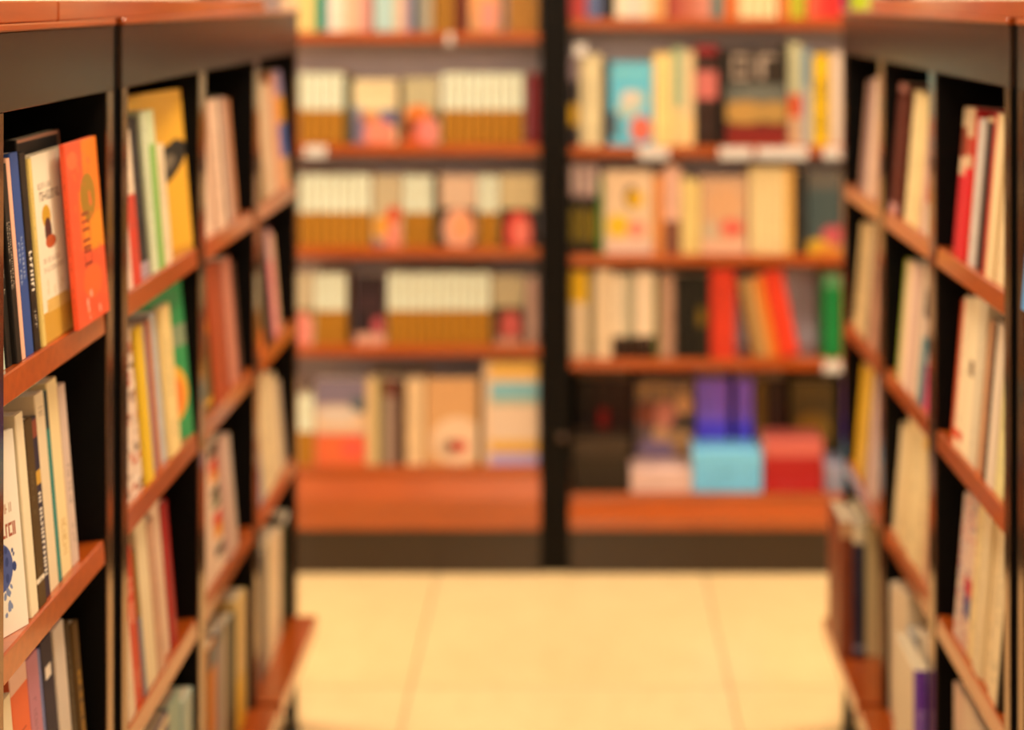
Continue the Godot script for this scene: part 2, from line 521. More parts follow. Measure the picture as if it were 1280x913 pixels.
func _ready() -> void:
	rng.seed = 7
	# ---------------- camera, sky, exposure
	var cam := Camera3D.new()
	cam.name = "camera"
	add_child(cam)
	cam.position = Vector3(0, EYE, 0)
	var lens := CameraAttributesPhysical.new()
	lens.frustum_focal_length = 50.0
	lens.frustum_focus_distance = 1.61
	lens.exposure_aperture = 1.6
	lens.frustum_near = 0.05
	lens.frustum_far = 100.0
	cam.attributes = lens
	cam.projection = Camera3D.PROJECTION_FRUSTUM
	cam.near = 0.05
	cam.size = 913.0 / F * 0.05
	cam.frustum_offset = Vector2((640.0 - VX) / F, -(456.5 - VY) / F) * 0.05
	cam.current = true
	var we := WorldEnvironment.new()
	we.name = "world"
	var env := Environment.new()
	env.background_mode = Environment.BG_COLOR
	env.background_color = Color.BLACK
	env.tonemap_mode = Environment.TONE_MAPPER_LINEAR
	env.tonemap_exposure = 0.85
	env.sdfgi_enabled = true
	env.ssao_enabled = true
	env.ssil_enabled = true
	we.environment = env
	add_child(we)

	# ---------------- materials
	var wood_tex := grain(3, Color(0.86, 0.84, 0.82), Color(1, 1, 1), 0.02)
	M.wood = mat(Color(0.69, 0.315, 0.075), 0.30, wood_tex, Vector3(9, 9, 0.8))
	M.wood.clearcoat_enabled = true
	M.wood.clearcoat = 1.0
	M.wood.clearcoat_roughness = 0.12
	M.wood_far = M.wood.duplicate()   # the same wood, its grain laid along the tall bookcases
	M.wood_far.uv1_scale = Vector3(0.8, 9, 9)
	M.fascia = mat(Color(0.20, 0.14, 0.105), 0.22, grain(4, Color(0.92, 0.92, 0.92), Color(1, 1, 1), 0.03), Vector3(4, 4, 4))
	M.strip = mat(Color(0.56, 0.44, 0.345), 0.12, grain(5, Color(0.92, 0.92, 0.92), Color(1, 1, 1), 0.03), Vector3(4, 4, 4))
	M.strip.metallic = 0.85
	M.black = mat(Color(0.03, 0.026, 0.024), 0.5, null, Vector3.ONE, 0.22)
	M.black_panel = mat(Color(0.055, 0.045, 0.038), 0.5, null, Vector3.ONE, 0.25)
	M.pale = mat(Color(0.90, 0.86, 0.92), 0.7, grain(6, Color(0.95, 0.95, 0.95), Color(1, 1, 1), 0.05), Vector3(3, 3, 3))
	M.foot = mat(Color(0.05, 0.05, 0.05), 0.3)
	M.label = mat(Color(0.9, 0.88, 0.88), 0.35)
	M.clear = mat(Color(1, 1, 1, 0.12), 0.08)
	M.clear.transparency = BaseMaterial3D.TRANSPARENCY_ALPHA
	M.steel = mat(Color(0.42, 0.35, 0.31), 0.4)
	M.steel.metallic = 1.0
	M.white = mat(Color(0.88, 0.87, 0.84), 0.6)
	M.plaster = mat(Color(0.86, 0.82, 0.75), 0.9, grain(8, Color(0.96, 0.96, 0.96), Color(1, 1, 1), 0.06), Vector3(1.3, 1.3, 1.3))
	M.grout = mat(Color(0.50, 0.44, 0.35), 0.8)
	M.lamp = mat(Color(1, 0.97, 0.9), 0.5)
	M.lamp.emission_enabled = true
	M.lamp.emission = LAMP_COLOR
	M.lamp.emission_energy_multiplier = 1.5
	var tile_tex := grain(11, Color(0.965, 0.96, 0.95), Color(1, 1, 1), 0.03)
	M.tiles = []
	for k in 4:
		var m := mat(Color(0.865, 0.75, 0.555).lightened(0.02 * k), 0.28, tile_tex, Vector3(0.9 + 0.13 * k, 1, 1.1 - 0.1 * k), 0.4)
		M.tiles.append(m)
	sheet = Image.create(2048, 2048, false, Image.FORMAT_RGB8)
	covers = Image.create(2048, 2048, false, Image.FORMAT_RGB8)
	M.print = mat(Color.WHITE, 0.45, null, Vector3.ONE, 0.4)
	M.cover = mat(Color.WHITE, 0.38)
	var leafs := Image.create(64, 4, false, Image.FORMAT_RGB8)
	for x in 64: leafs.fill_rect(Rect2i(x, 0, 1, 4), Color(0.88, 0.83, 0.72).darkened(rng.randf_range(0.0, 0.16)))
	M.pages = mat(Color.WHITE, 0.85, ImageTexture.create_from_image(leafs), Vector3(14, 1, 1))

	# ---------------- the room
	var floor_ := base("floor")
	tag(floor_, "cream stone tile floor with narrow joints", "floor", "", "structure")
	box("screed", Vector3(-4.3, -0.12, -4.65), Vector3(4.3, -0.004, 8.4), M.grout, floor_)
	var ts := 0.775
	for i in range(-6, 6):
		for j in range(-12, 3):
			var x0 := -0.398 + ts * i
			var z0 := 3.495 + ts * j
			var lo := Vector3(max(x0 + 0.002, -4.3), -0.004, max(-z0 + 0.002, -4.65))
			var hi := Vector3(min(x0 + ts - 0.002, 4.3), 0.0, min(-z0 + ts - 0.002, 8.4))
			if hi.x - lo.x > 0.02 and hi.z - lo.z > 0.02:
				box("tile", lo, hi, M.tiles[rng.randi() % 4], floor_, 0.001)
	var shell := {"ceiling": [Vector3(-4.45, 2.95, -4.8), Vector3(4.45, 3.1, 8.55)], "wall_back": [Vector3(-4.3, -0.12, -4.8), Vector3(4.3, 2.95, -4.65)], "wall_front": [Vector3(-4.3, -0.12, 8.4), Vector3(4.3, 2.95, 8.55)], "wall_west": [Vector3(-4.45, -0.12, -4.8), Vector3(-4.3, 2.95, 8.55)], "wall_east": [Vector3(4.3, -0.12, -4.8), Vector3(4.45, 2.95, 8.55)]}
	for k in shell:
		var w := box(k, shell[k][0], shell[k][1], M.plaster, self)
		tag(w, "plain cream plaster " + k.replace("_", " on the ").replace("ceiling", "ceiling over the shop") + (" side" if k != "ceiling" else ""), k.split("_")[0], "", "structure")
	for x in [-2.2, 2.2]: ceiling_lamp(Vector3(x, 2.95, -3.72), Vector2(0.6, 0.6), 11.0, "over the cross aisle towards the %s wall" % ("west" if x < 0 else "east"))
	for z in [-2.4, 0.0, 2.4, 4.8, 7.2]:
		for x in [-2.6, 0.0, 2.6]: ceiling_lamp(Vector3(x, 2.95, z), Vector2(0.6, 0.6), 4.2, "%s row from the cross aisle, %s" % [ordinal(int(round((z + 2.4) / 2.4))), ["along the west wall", "over the middle aisle", "along the east wall"][int(round(x / 2.6)) + 1]])

	# ---------------- bookcases
	var dv := [2.479, 2.904]
	aisle_unit(-1, 2.037, dv, 3.335, "black aisle bookcase with leaning wood shelves holding the yellow cover book", false)
	aisle_unit(1, 2.043, [2.491, 2.902], 3.325, "black aisle bookcase with leaning wood shelves holding the purple spine book", false)
	aisle_unit(-1, 0.70, [1.128, 1.5935], 2.0, "black aisle bookcase with leaning wood shelves holding the orange cover book", true)
	aisle_unit(1, 0.70, [1.128, 1.5635], 2.007, "black aisle bookcase with leaning wood shelves holding the blue book", true)
	for w in [[-1, 0.72, 1.784, "long reddish wood board on the top of the orange-cover bookcase"], [-1, 1.788, 2.98, "reddish wood board across the tops of orange-cover and yellow-cover bookcases"], [1, 0.72, 3.0, "long reddish wood board across the tops of the purple-book row"]]:
		var x: float = FRONT_A if w[0] < 0 else FRONT_B
		var b := base("wooden_board", Vector3(w[0] * x, EYE - 0.0324, -(w[1] + w[2]) / 2))
		tag(b, w[3], "board", "boards on the aisle bookcases")
		box("board", Vector3(0.0, 0.0, -(w[2] - w[1]) / 2), Vector3(w[0] * 0.28, 0.026, (w[2] - w[1]) / 2), M.wood, b, 0.002)
	for w in [[-1, 2.0005, 2.0365], [1, 2.0075, 2.0425]]:
		var x: float = FRONT_A if w[0] < 0 else FRONT_B
		var b := box("dark_gap_strip", Vector3(w[0] * (x + 0.007), 0.0, -w[2]), Vector3(w[0] * (x + 0.04), EYE - 0.043, -w[1]), M.black, self)  # black strip put into the open gap between two bookcases to keep it dark
		tag(b, "narrow black strip standing in for the dark gap beside the %s bookcase" % ("yellow-cover" if w[0] < 0 else "purple-book"), "strip", "dark gap strips")
	var ta := tall_unit(-1.10, -0.057, [0.107, 0.435, 0.735, 1.022, 1.375], "tall black bookcase with orange wood shelves and runs of matching ochre volumes", 0.055)
	var tb := tall_unit(-0.0565, 0.986, [0.067, 0.440, 0.757, 1.062, 1.456], "tall black bookcase with orange wood shelves, red books and a blue pile", 0.02)
	price_label(ta, 394, 26, 0.435)
	price_label(ta, 562, 7, 0.107)  # small white label added to give the bright round highlight here
	for l in [[817, 36], [920, 40], [978, 62], [1040, 20]]: price_label(tb, l[0], l[1], 0.440)
	price_label(tb, 1041, 22, 1.062)
	price_label(tb, 726, 14, 0.14)
	lathe("lock", [[0.0, 0.0], [0.011, 0.0], [0.011, 0.006], [0.008, 0.009], [0.0, 0.010]], Vector3(-0.036, EYE - 1.288, -WALL_Z) - tb.position, Basis(Vector3(1, 0, 0), PI / 2), M.steel, tb, 18)

	books()
	print("spines ", slot_n, " covers ", cover_n)
	M.print.albedo_texture = ImageTexture.create_from_image(sheet)
	M.cover.albedo_texture = ImageTexture.create_from_image(covers)

func books() -> void:
	var oc := "orange-cover"
	var yc := "yellow-cover"
	var pb := "purple-book"
	# ======== row of the orange and the yellow cover
	fill_aisle(-1, 0, "joint", oc, [
		[5, 13, 214, "b9cfc0", "mint green book"],
		[14, 21, 206, "17130f", "black book with white lettering", {"text": "d8cdbb", "from": 0.2, "to": 0.66, "lines": 2, "bold": 1, "plain": 1}],
		[21.3, 28, 204, "1a1613", "slim black book with lettering", {"text": "cfc4b2", "from": 0.3, "to": 0.66, "lines": 2, "bold": 1, "plain": 1}],
		[28, 33, 197, "e8b49c", "thin peach book"],
		[33.3, 43.5, 190, "2a4c94", "blue book with pale lettering", {"text": "8c9cc0", "from": 0.42, "to": 0.68, "lines": 2, "bold": 2, "plain": 1}],
		[44, 52, 190, "1c1512", "black book with white capitals", {"text": "ece4d4", "from": 0.5, "to": 0.74, "bold": 3}],
		[52.6, 56.8, 198, "d9c070", "thin straw yellow book"],
		[57.5, 108, 187, "e9dfc8", "cream cover book with small figure", {"w": 0.145, "t": 0.016, "art": [["rect", 0, 0.84, 1, 1, "c99a3a"], ["rect", 0.1, 0.78, 1, 0.85, "d6b164"], ["text", 0.1, 0.16, 0.42, 0.035, "8d7a6a", 2], ["text", 0.1, 0.21, 0.6, 0.05, "57483e", 3], ["ell", 0.24, 0.34, 0.10, 0.06, "c79a2e"], ["ell", 0.26, 0.42, 0.08, 0.07, "4a2d2c"], ["ell", 0.3, 0.48, 0.12, 0.035, "b5562e"], ["text", 0.1, 0.56, 0.5, 0.03, "b29c88", 2], ["text", 0.1, 0.61, 0.6, 0.03, "b29c88", 2], ["speck", 0.1, 0.68, 0.8, 0.8, "dccfb2", 14]]}],
		[99, 137.5, 176, "e2522f", "orange cover book with olive oval", {"back": -0.012, "t": 0.007, "art": [["rect", 0.5, 0.0, 1, 0.62, "ec7a1e"], ["rect", 0.3, 0.28, 0.75, 0.6, "e8701f"], ["rect", 0.42, 0.42, 1, 0.62, "ee8a1c"], ["ell", 0.60, 0.32, 0.24, 0.13, "9c7418"], ["down", 0.34, 0.40, 0.70, 0.24, "7c2214"], ["ell", 0.55, 0.78, 0.3, 0.09, "e8622a"], ["ell", 0.2, 0.1, 0.16, 0.05, "ea6a3c"], ["speck", 0.05, 0.02, 0.95, 0.98, "ea6434", 40], ["speck", 0.3, 0.84, 0.7, 0.97, "f0a08a", 5]]}],
		[46, 88, 165, "1a1412", "black book standing behind the cream cover", {"back": 0.034, "t": 0.016, "w": 0.15, "art": [["rect", 0.02, 0.01, 0.98, 0.025, "c58a70"], ["rect", 0.96, 0.01, 0.98, 0.9, "c58a70"]]}],  # pinkish lines: highlight along its edges drawn into the cover
	])
	fill_aisle(-1, 1, "joint", oc, [
		[2, 37, 548, "f0e8d8", "white cover booklet with blue drawing", {"back": 0.002, "w": 0.094, "yaw": -0.42, "t": 0.005, "art": [["rect", 0.1, 0.02, 0.5, 0.3, "b9b2bd"], ["text", 0.1, 0.36, 0.9, 0.05, "b98a70", 3], ["text", 0.1, 0.46, 0.9, 0.07, "a2543c", 5], ["ell", 0.62, 0.66, 0.2, 0.12, "4f5f9c"], ["ell", 0.42, 0.76, 0.2, 0.06, "6d7cae"], ["speck", 0.15, 0.76, 0.8, 0.9, "7d8cb4", 22], ["speck", 0.4, 0.58, 0.85, 0.74, "37477f", 18], ["rect", 0.15, 0.9, 0.4, 0.98, "3c3530"]]}],
		[38, 47.5, 516, "e6d6b4", "thick cream book"],
		[48, 57.5, 524, "4d3a1c", "dark olive book with white band", {"bands": [[0.84, 0.87, "ded2bc"]]}],
		[58, 65.5, 521, "28243a", "navy book with white capitals", {"text": "f0e6d2", "from": 0.42, "to": 0.9, "bold": 3, "plain": 1, "bands": [[0.02, 0.12, "8c4634"], [0.3, 0.38, "c79a3c"]]}],
		[66, 77, 490, "ddcaa8", "cream book with faint lettering", {"text": "9a8468", "from": 0.08, "to": 0.16, "bold": 1, "plain": 1}],
		[77.5, 81.5, 488, "2f8078", "thin teal book", {"bands": [[0.0, 0.2, "2b3a3c"]]}],
		[82, 94, 474, "e6cf9c", "tall pale yellow book", {"text": "b3823e", "from": 0.72, "to": 0.95, "bold": 1, "plain": 1}],
		[94.5, 103, 480, "cbb3a4", "slim grey pink book", {"text": "5c5148", "from": 0.45, "to": 0.7, "bold": 1}],
	])
	fill_aisle(-1, 2, "joint", oc, [
		[8, 33, 880, "e9d8b4", "cream book with pale cover"],
		[33.5, 54, 835, "e2683c", "orange book with pale pink top", {"bands": [[0.0, 0.1, "e6b8a2"]], "text": "a83c24", "from": 0.3, "to": 0.6}],
		[54.5, 68, 818, "b8788a", "mauve pink book"],
		[68.5, 74, 812, "6f78a8", "thin lilac blue book"],
		[74.5, 88, 796, "1d1932", "dark navy book with white mark", {"dots": [[0.15, 0.22, "e8dccc"]]}],
		[88.5, 101, 780, "cfc0b0", "pale grey book"],
		[101.5, 108, 777, "3c2c16", "dark brown book"],
		[108.5, 115, 777, "5a4222", "brown book with gold lettering", {"text": "c8922e", "from": 0.3, "to": 0.8}],
	])
	fill_aisle(-1, 0, "joint", yc, [
		[159.5, 166, 168, "d8b8a8", "pale pink book", {"d": 0.1}],
		[166.5, 178, 163, "e2cdb4", "cream and red book", {"bands": [[0.42, 1.0, "c63c2c"]], "d": 0.1}],
		[178.5, 191.5, 147, "1d1a20", "black book with pale foot", {"bands": [[0.9, 1.0, "a08c98"]], "d": 0.08}],
		[192, 199, 139, "c8d0b0", "pale sage green book", {"d": 0.06}],
		[199.3, 207.5, 137, "7fae58", "bright green book with white edge", {"bands": [[0.0, 0.22, "c4d0a8"]], "d": 0.055}],
		[208, 217.5, 180, "dcc8a8", "short cream book", {"d": 0.04}],
		[194, 243, 116, "d9a32e", "yellow cover book with black figure", {"yaw": -0.40, "back": 0.002, "w": 0.185, "t": 0.012, "art": [["ell", 0.68, 0.46, 0.36, 0.10, "1c1814", -0.45], ["ell", 0.5, 0.55, 0.2, 0.06, "1c1814", -0.2], ["ell", 0.9, 0.36, 0.12, 0.05, "1c1814", 0.3], ["ell", 0.74, 0.44, 0.1, 0.04, "6c6050", -0.4], ["ell", 0.6, 0.5, 0.06, 0.03, "6a5c4c", -0.4], ["ell", 0.45, 0.88, 0.07, 0.035, "7a705e"], ["rect", 0.0, 0.96, 1, 1, "c28f2a"]]}],
	])
	fill_aisle(-1, 1, "joint", yc, [
		[161, 182, 416, "d8c0ac", "speckled white book", {"speck": ["4a342c", "b8503c", "efe4d4", "7a5a4a"], "d": 0.12}],
		[183, 192.5, 408, "d9b32a", "bright yellow book", {"d": 0.12}],
		[193, 201, 406, "8c7f94", "lilac grey book", {"d": 0.11}],
		[201.5, 205.5, 400, "b86a3a", "thin rust orange book", {"d": 0.1}],
		[206, 214.5, 390, "aeb0b2", "pale blue grey book", {"d": 0.034}],
		[215, 227, 382, "e3c888", "pale yellow book", {"d": 0.016, "back": 0.003}],
		[204, 243, 362, "2c8a50", "green cover book with orange shape", {"yaw": -0.35, "back": 0.002, "w": 0.16, "t": 0.012, "art": [["rect", 0, 0.28, 1, 0.42, "7a8a6c"], ["ell", 0.7, 0.7, 0.26, 0.18, "d8a032"], ["ell", 0.75, 0.72, 0.14, 0.12, "e0762c"], ["ell", 0.4, 0.85, 0.15, 0.05, "8fb860"], ["text", 0.1, 0.08, 0.9, 0.08, "3f6f4c", 4]]}],
	])
	fill_aisle(-1, 2, "joint", yc, [
		[160, 169.5, 690, "e4cdb0", "cream book"],
		[170, 180, 686, "c9442c", "vermilion red book", {"text": "e8c4a4", "from": 0.2, "to": 0.5}],
		[180.3, 184.5, 690, "8a6a34", "thin gold brown book", {"bands": [[0.45, 1.0, "6f7888"]]}],
		[185, 197.5, 652, "e2cfa8", "tall cream book"],
		[198, 206, 650, "c89c80", "tan pink book"],
		[206.5, 217.5, 630, "dfc2a6", "tall pale peach book"],
		[218, 225, 627, "a01c1e", "dark red book"],
	])
	fill_aisle(-1, 3, "joint", yc, [
		[196, 214, 905, "4c2a58", "purple book with cream top", {"bands": [[0, 0.06, "e2cfa8"]]}],
		[214.5, 229, 872, "9ab4a4", "pale sea green book"],
		[229.5, 240, 868, "aebcae", "pale grey green book"],
	])
	fill_aisle(-1, 0, "middle", yc, [
		[259.5, 271, 126, "dcbca4", "pale pink book"],
		[271.5, 282.5, 124, "d6b49c", "wide pale peach book"],
		[283, 288.5, 119, "0e2a20", "thin dark green book", {"dots": []}],
		[289, 296, 121, "b89888", "grey pink book"],
		[296.3, 300, 123, "a8704c", "thin rust brown book"],
	])
	fill_aisle(-1, 1, "middle", yc, [
		[259.5, 269.5, 352, "5a4a26", "olive book with orange band", {"bands": [[0.18, 0.42, "d88a20"], [0.9, 0.95, "c8952e"]]}],
		[270, 280, 330, "a0421e", "rust red book"],
		[280.3, 290.5, 328, "9a4426", "wide rust brown book"],
		[291, 301.5, 323, "b87460", "dusty rose book"],
		[302, 306, 328, "40281c", "thin dark brown book"],
	])
	fill_aisle(-1, 2, "middle", yc, [
		[259.5, 274.5, 562, "dcc0a8", "wide cream book"],
		[275, 284, 556, "e0c8b0", "cream book with coloured squares", {"bands": [[0.02, 0.1, "221c18"], [0.12, 0.22, "c83c28"], [0.22, 0.3, "e08a2c"], [0.34, 0.42, "26301c"], [0.44, 0.5, "506038"], [0.54, 0.64, "d03c28"], [0.64, 0.74, "e0922c"], [0.8, 0.88, "2a241e"]]}],
		[284.5, 293, 545, "c4a294", "pink grey book"],
		[293.3, 298, 543, "b8a898", "thin pale grey book"],
	])
	fill_aisle(-1, 3, "middle", yc, [
		[259.5, 269, 806, "c8741e", "orange book with grey top", {"bands": [[0, 0.16, "5c6468"]]}],
		[269.5, 278, 786, "8c8084", "lilac grey book", {"bands": [[0, 0.1, "4a5458"]]}],
		[278.5, 283, 780, "c8b490", "thin cream book"],
		[283.5, 296, 777, "1c2418", "black green book"],
		[296.5, 306, 744, "dcbc78", "pale gold book", {"bands": [[0.6, 1.0, "e2b424"]]}],
		[306.5, 312, 742, "cbb08c", "thin tan book"],
	])
	fill_aisle(-1, 0, "end", yc, [
		[326.5, 330, 110, "6a5a34", "thin olive book"],
		[330.4, 339, 104, "c0a284", "tan book"],
		[339.4, 348.5, 104, "d0b496", "pale tan book"],
		[349, 354.5, 92, "d08c68", "salmon book"],
		[355, 364, 88, "d8a87c", "orange and blue banded book", {"bands": [[0, 0.22, "9c8cb0"], [0.24, 0.46, "e09a34"], [0.46, 0.76, "5c6cac"]]}],
	])
	fill_aisle(-1, 1, "end", yc, [
		[326.5, 333, 292, "8a6c44", "olive tan book", {"bands": [[0.82, 1, "d8742c"]]}],
		[333.4, 341, 290, "2c2018", "dark brown book"],
		[341.5, 350, 288, "d8798a", "pink book", {"bands": [[0, 0.3, "c89aa0"]]}],
		[350.4, 354, 292, "dcb48c", "thin peach book"],
	])
	fill_aisle(-1, 2, "end", yc, [
		[326.5, 332, 476, "8c98ac", "slim blue grey book"],
		[332.4, 346, 470, "e0caa0", "thick cream book"],
		[346.4, 356, 470, "dcc6a0", "broad cream book"],
		[356.4, 360, 476, "b8a490", "thin stone grey book"],
	])
	fill_aisle(-1, 3, "end", yc, [
		[327, 334, 690, "6c6660", "dark grey book"],
		[334.5, 344, 672, "e2cba4", "thick cream book"],
		[344.4, 353, 666, "e2c4a4", "pale peach book"],
		[353.5, 357, 660, "54602c", "thin olive green book"],
		[357.5, 363, 642, "16140f", "black book with white top", {"bands": [[0, 0.08, "efe6d6"]]}],
	])
	# ======== row of the purple book
	fill_aisle(1, 0, "joint", pb, [
		[1187.5, 1195, 134, "b8202a", "red book with brown top", {"bands": [[0, 0.14, "b8a080"], [0.14, 0.34, "7a3420"], [0.34, 0.46, "d0b090"]]}],
		[1195.4, 1203, 134, "c81f2c", "scarlet book with cream top", {"bands": [[0, 0.4, "c2a482"], [0.2, 0.32, "a83c28"]]}],
		[1203.3, 1205.5, 146, "d8502c", "thin orange red book"],
		[1206, 1214.5, 148, "c0b8b2", "pale grey book"],
		[1215, 1225, 146, "2a0a0c", "black book with red edges", {"bands": [[0, 0.04, "d8b890"]]}],
		[1225.4, 1230, 140, "b83226", "red book"],
		[1230.4, 1240, 142, "dcc498", "cream book"],
		[1240.4, 1250, 143, "dfc79c", "broad cream book"],
	])
	fill_aisle(1, 1, "joint", pb, [
		[1185.5, 1190, 374, "c8502c", "thin orange red book"],
		[1190.4, 1199, 372, "e4d0ac", "cream book with red print", {"bands": [[0.88, 0.94, "d0482c"]]}],
		[1199.4, 1208, 372, "e6d4b0", "cream book with dark figure", {"dots": [[0.4, 0.5, "5c4034"]]}],
		[1208.4, 1217, 376, "cfc0a4", "stone white book"],
		[1217.4, 1225.5, 402, "c08a64", "tan orange book"],
		[1226, 1229.5, 404, "1a1410", "thin black book"],
		[1230, 1240, 406, "d4c2ac", "pale grey cream book"],
		[1240.4, 1250, 408, "d8cc90", "pale yellow green book"],
	])
	fill_aisle(1, 2, "joint", pb, [
		[1189, 1196, 618, "d8c0b0", "white book with pink and blue print", {"speck": ["b84868", "c84a3c", "4c5c94", "e2d4c4"]}],
		[1196.4, 1204, 618, "d8b8a4", "pale book with red and navy print", {"speck": ["c0444c", "3c4880", "e0ccb4"], "bands": [[0.55, 0.66, "c02c40"], [0.66, 0.8, "505c8c"]]}],
		[1204.4, 1214, 612, "e4cc94", "tall cream book"],
		[1214.4, 1224, 612, "dcc8a0", "pale stone book"],
		[1224.4, 1234, 610, "e2c898", "thick cream book"],
		[1234.4, 1245, 610, "e6d2a8", "broad cream book"],
		[1245.4, 1248.5, 640, "2a2014", "thin dark brown book"],
	])
	fill_aisle(1, 3, "joint", pb, [
		[1189, 1200, 862, "dcbca4", "pale pink book"],
		[1200.4, 1212, 862, "e2cbb0", "cream book"],
		[1212.4, 1226, 872, "d8c4ac", "pale grey cream book"],
		[1226.4, 1246, 880, "dcc09c", "wide tan book"],
	])
	fill_aisle(1, 0, "middle", pb, [
		[1111, 1120, 104, "5c2a20", "dark red brown book", {"bands": [[0, 0.07, "b0786c"], [0.92, 1, "c08c88"]]}],
		[1127.5, 1137, 113, "e2cc98", "pale yellow book"],
		[1137.4, 1146, 118, "dcc48c", "straw cream book"],
		[1146.4, 1152.5, 128, "c49a8c", "pink grey book"],
		[1153, 1158.5, 130, "b8402c", "red book with pale foot", {"bands": [[0, 0.45, "b07c6c"], [0.75, 1, "cdbca4"]]}],
	])
	fill_aisle(1, 1, "middle", pb, [
		[1118, 1122.5, 324, "93a034", "thin lime green book"],
		[1123, 1130, 328, "dcc09a", "cream book"],
		[1130.4, 1138, 332, "d8b8a8", "pale pink book"],
		[1138.4, 1145, 334, "dac4ac", "ivory book"],
		[1145.4, 1151.5, 338, "3f7480", "teal book with dark top", {"bands": [[0, 0.5, "b8a090"], [0.15, 0.36, "34303a"]]}],
		[1152, 1158.5, 342, "c8446c", "magenta and white book", {"bands": [[0, 0.4, "c0a898"], [0.55, 0.68, "e8d0cc"]]}],
	])
	fill_aisle(1, 2, "middle", pb, [
		[1111, 1118, 530, "e2cca0", "cream book with rounded spine", {"hard": 1}],
		[1118.4, 1128, 522, "e0c896", "thick cream book", {"hard": 1}],
		[1128.4, 1139, 522, "e4cf9e", "broad cream book", {"hard": 1}],
		[1139.4, 1150, 528, "dcc494", "pale yellow book", {"bands": [[0.12, 0.2, "d8a020"]]}],
		[1150.4, 1158.5, 532, "c89878", "tan pink book"],
	])
	fill_aisle(1, 3, "middle", pb, [
		[1111, 1116, 733, "dccab0", "off-white book"],
		[1116.4, 1124, 733, "e0ceb4", "white book"],
		[1124.4, 1134, 736, "e4d2b4", "thick white book"],
		[1134.4, 1142, 790, "8c94a0", "pale grey blue book"],
		[1142.6, 1150, 790, "e8d8bc", "ivory book with rounded spine", {"hard": 1}],
		[1150.4, 1159, 796, "dcd0c0", "pale grey book", {"hard": 1}],
	])
	fill_aisle(1, 0, "end", pb, [
		[1072, 1076, 100, "8c6a5c", "thin brown grey book"],
		[1076.3, 1081.5, 98, "a88c90", "lilac grey book"],
		[1082, 1088, 96, "d8b8a0", "pale pink book"],
		[1088.4, 1094, 97, "c8a08c", "dusty pink book"],
	])
	fill_aisle(1, 1, "end", pb, [
		[1064.5, 1073, 280, "d2b480", "tan book with dark lettering", {"text": "4c3a20", "from": 0.1, "to": 0.85, "bold": 3, "plain": 1}],
		[1073.4, 1082, 280, "c8ae84", "pale tan book"],
		[1082.4, 1085, 292, "34281a", "thin dark olive book"],
		[1085.4, 1094, 288, "b4846c", "brown pink book"],
	])
	fill_aisle(1, 2, "end", pb, [
		[1064.5, 1073.5, 458, "d8a824", "golden yellow book"],
		[1074, 1079.5, 462, "d4b054", "pale gold book"],
		[1080, 1083.5, 468, "6c2c2c", "thin maroon book"],
		[1084, 1094, 470, "cfb2a8", "pale lilac pink book"],
	])
	# books stood on the decks with their spines turned along the aisle
	for t in [[0.573, 0.601, 3.10, 0.292, 0.15, "7c3a20", "red brown book", {"bands": [[0, 0.12, "c89a70"]]}, "end"], [0.6015, 0.626, 3.10, 0.285, 0.15, "24243c", "dark navy book", {"bands": [[0, 0.14, "ecdcb8"], [0.9, 0.94, "8c8ca0"]]}, "end"], [0.6265, 0.664, 3.115, 0.290, 0.15, "e2cc98", "thick cream book", {}, "end"], [0.597, 0.621, 2.53, 0.242, 0.16, "e8dcc4", "purple spine book", {"bands": [[0, 1, "6a3ca8"]], "text": "b89cd8", "from": 0.3, "to": 0.8}, "middle"]]:
		var tb_ := book_node(t[1] - t[0], t[3], t[4], spine_slot(Color(t[5]), t[7]), true)
		tb_.name = numbered("book")
		add_child(tb_)
		tb_.position = Vector3((t[0] + t[1]) / 2, EYE - SHELF[3] + 0.0006, -t[2])
		tag(tb_, "%s with spine turned along the aisle, bottom shelf, %s bay, purple-book bookcase" % [t[6], t[8]], "book", "turned books on the bottom shelf, purple-book bookcase")
	# bookcase past the joint: the edge of one blue cover shows; its shelves go on out of the picture
	var kinds := [["e2cca0", "cream book"], ["b8402c", "brick red book"], ["d8c4ac", "pale stone book"], ["34506c", "slate blue book"], ["dcbca4", "pale pink book"], ["c8a040", "mustard book"], ["e6dcc8", "ivory book"], ["4c6c48", "moss green book"]]
	for row in 3:
		var list := []
		if row == 0: list.append([1275.5, 1345, 150, "4a90d0", "sky blue cover booklet", {"back": -0.012, "t": 0.006, "art": [["rect", 0.1, 0.1, 0.9, 0.3, "7cb0dc"]]}])
		var x := 1296.0
		while x < 1392.0:
			var w := rng.randf_range(9.0, 15.0)
			var k: Array = kinds[rng.randi() % kinds.size()]
			list.append([x, x + w, null, k[0], k[1]])
			x += w + 0.4
		fill_aisle(1, row, "joint", "blue-book", list)
	# ======== tall bookcase with the matching volumes
	var ta := "matching-volumes"
	var vol := {"bands": [[0, 0.52, "dfe8d8"]], "text": "c8b98c", "from": 0.1, "to": 0.4, "bold": 1, "plain": 1}
	var och := "ac7620"
	var och_look := "ochre volume with pale top"
	var V := func(x0, x1, y, n): return [x0, x1, y, och, och_look, {"n": n, "hard": 1, "bands": vol.bands, "text": vol.text, "from": 0.1, "to": 0.4, "bold": 1, "plain": 1}]
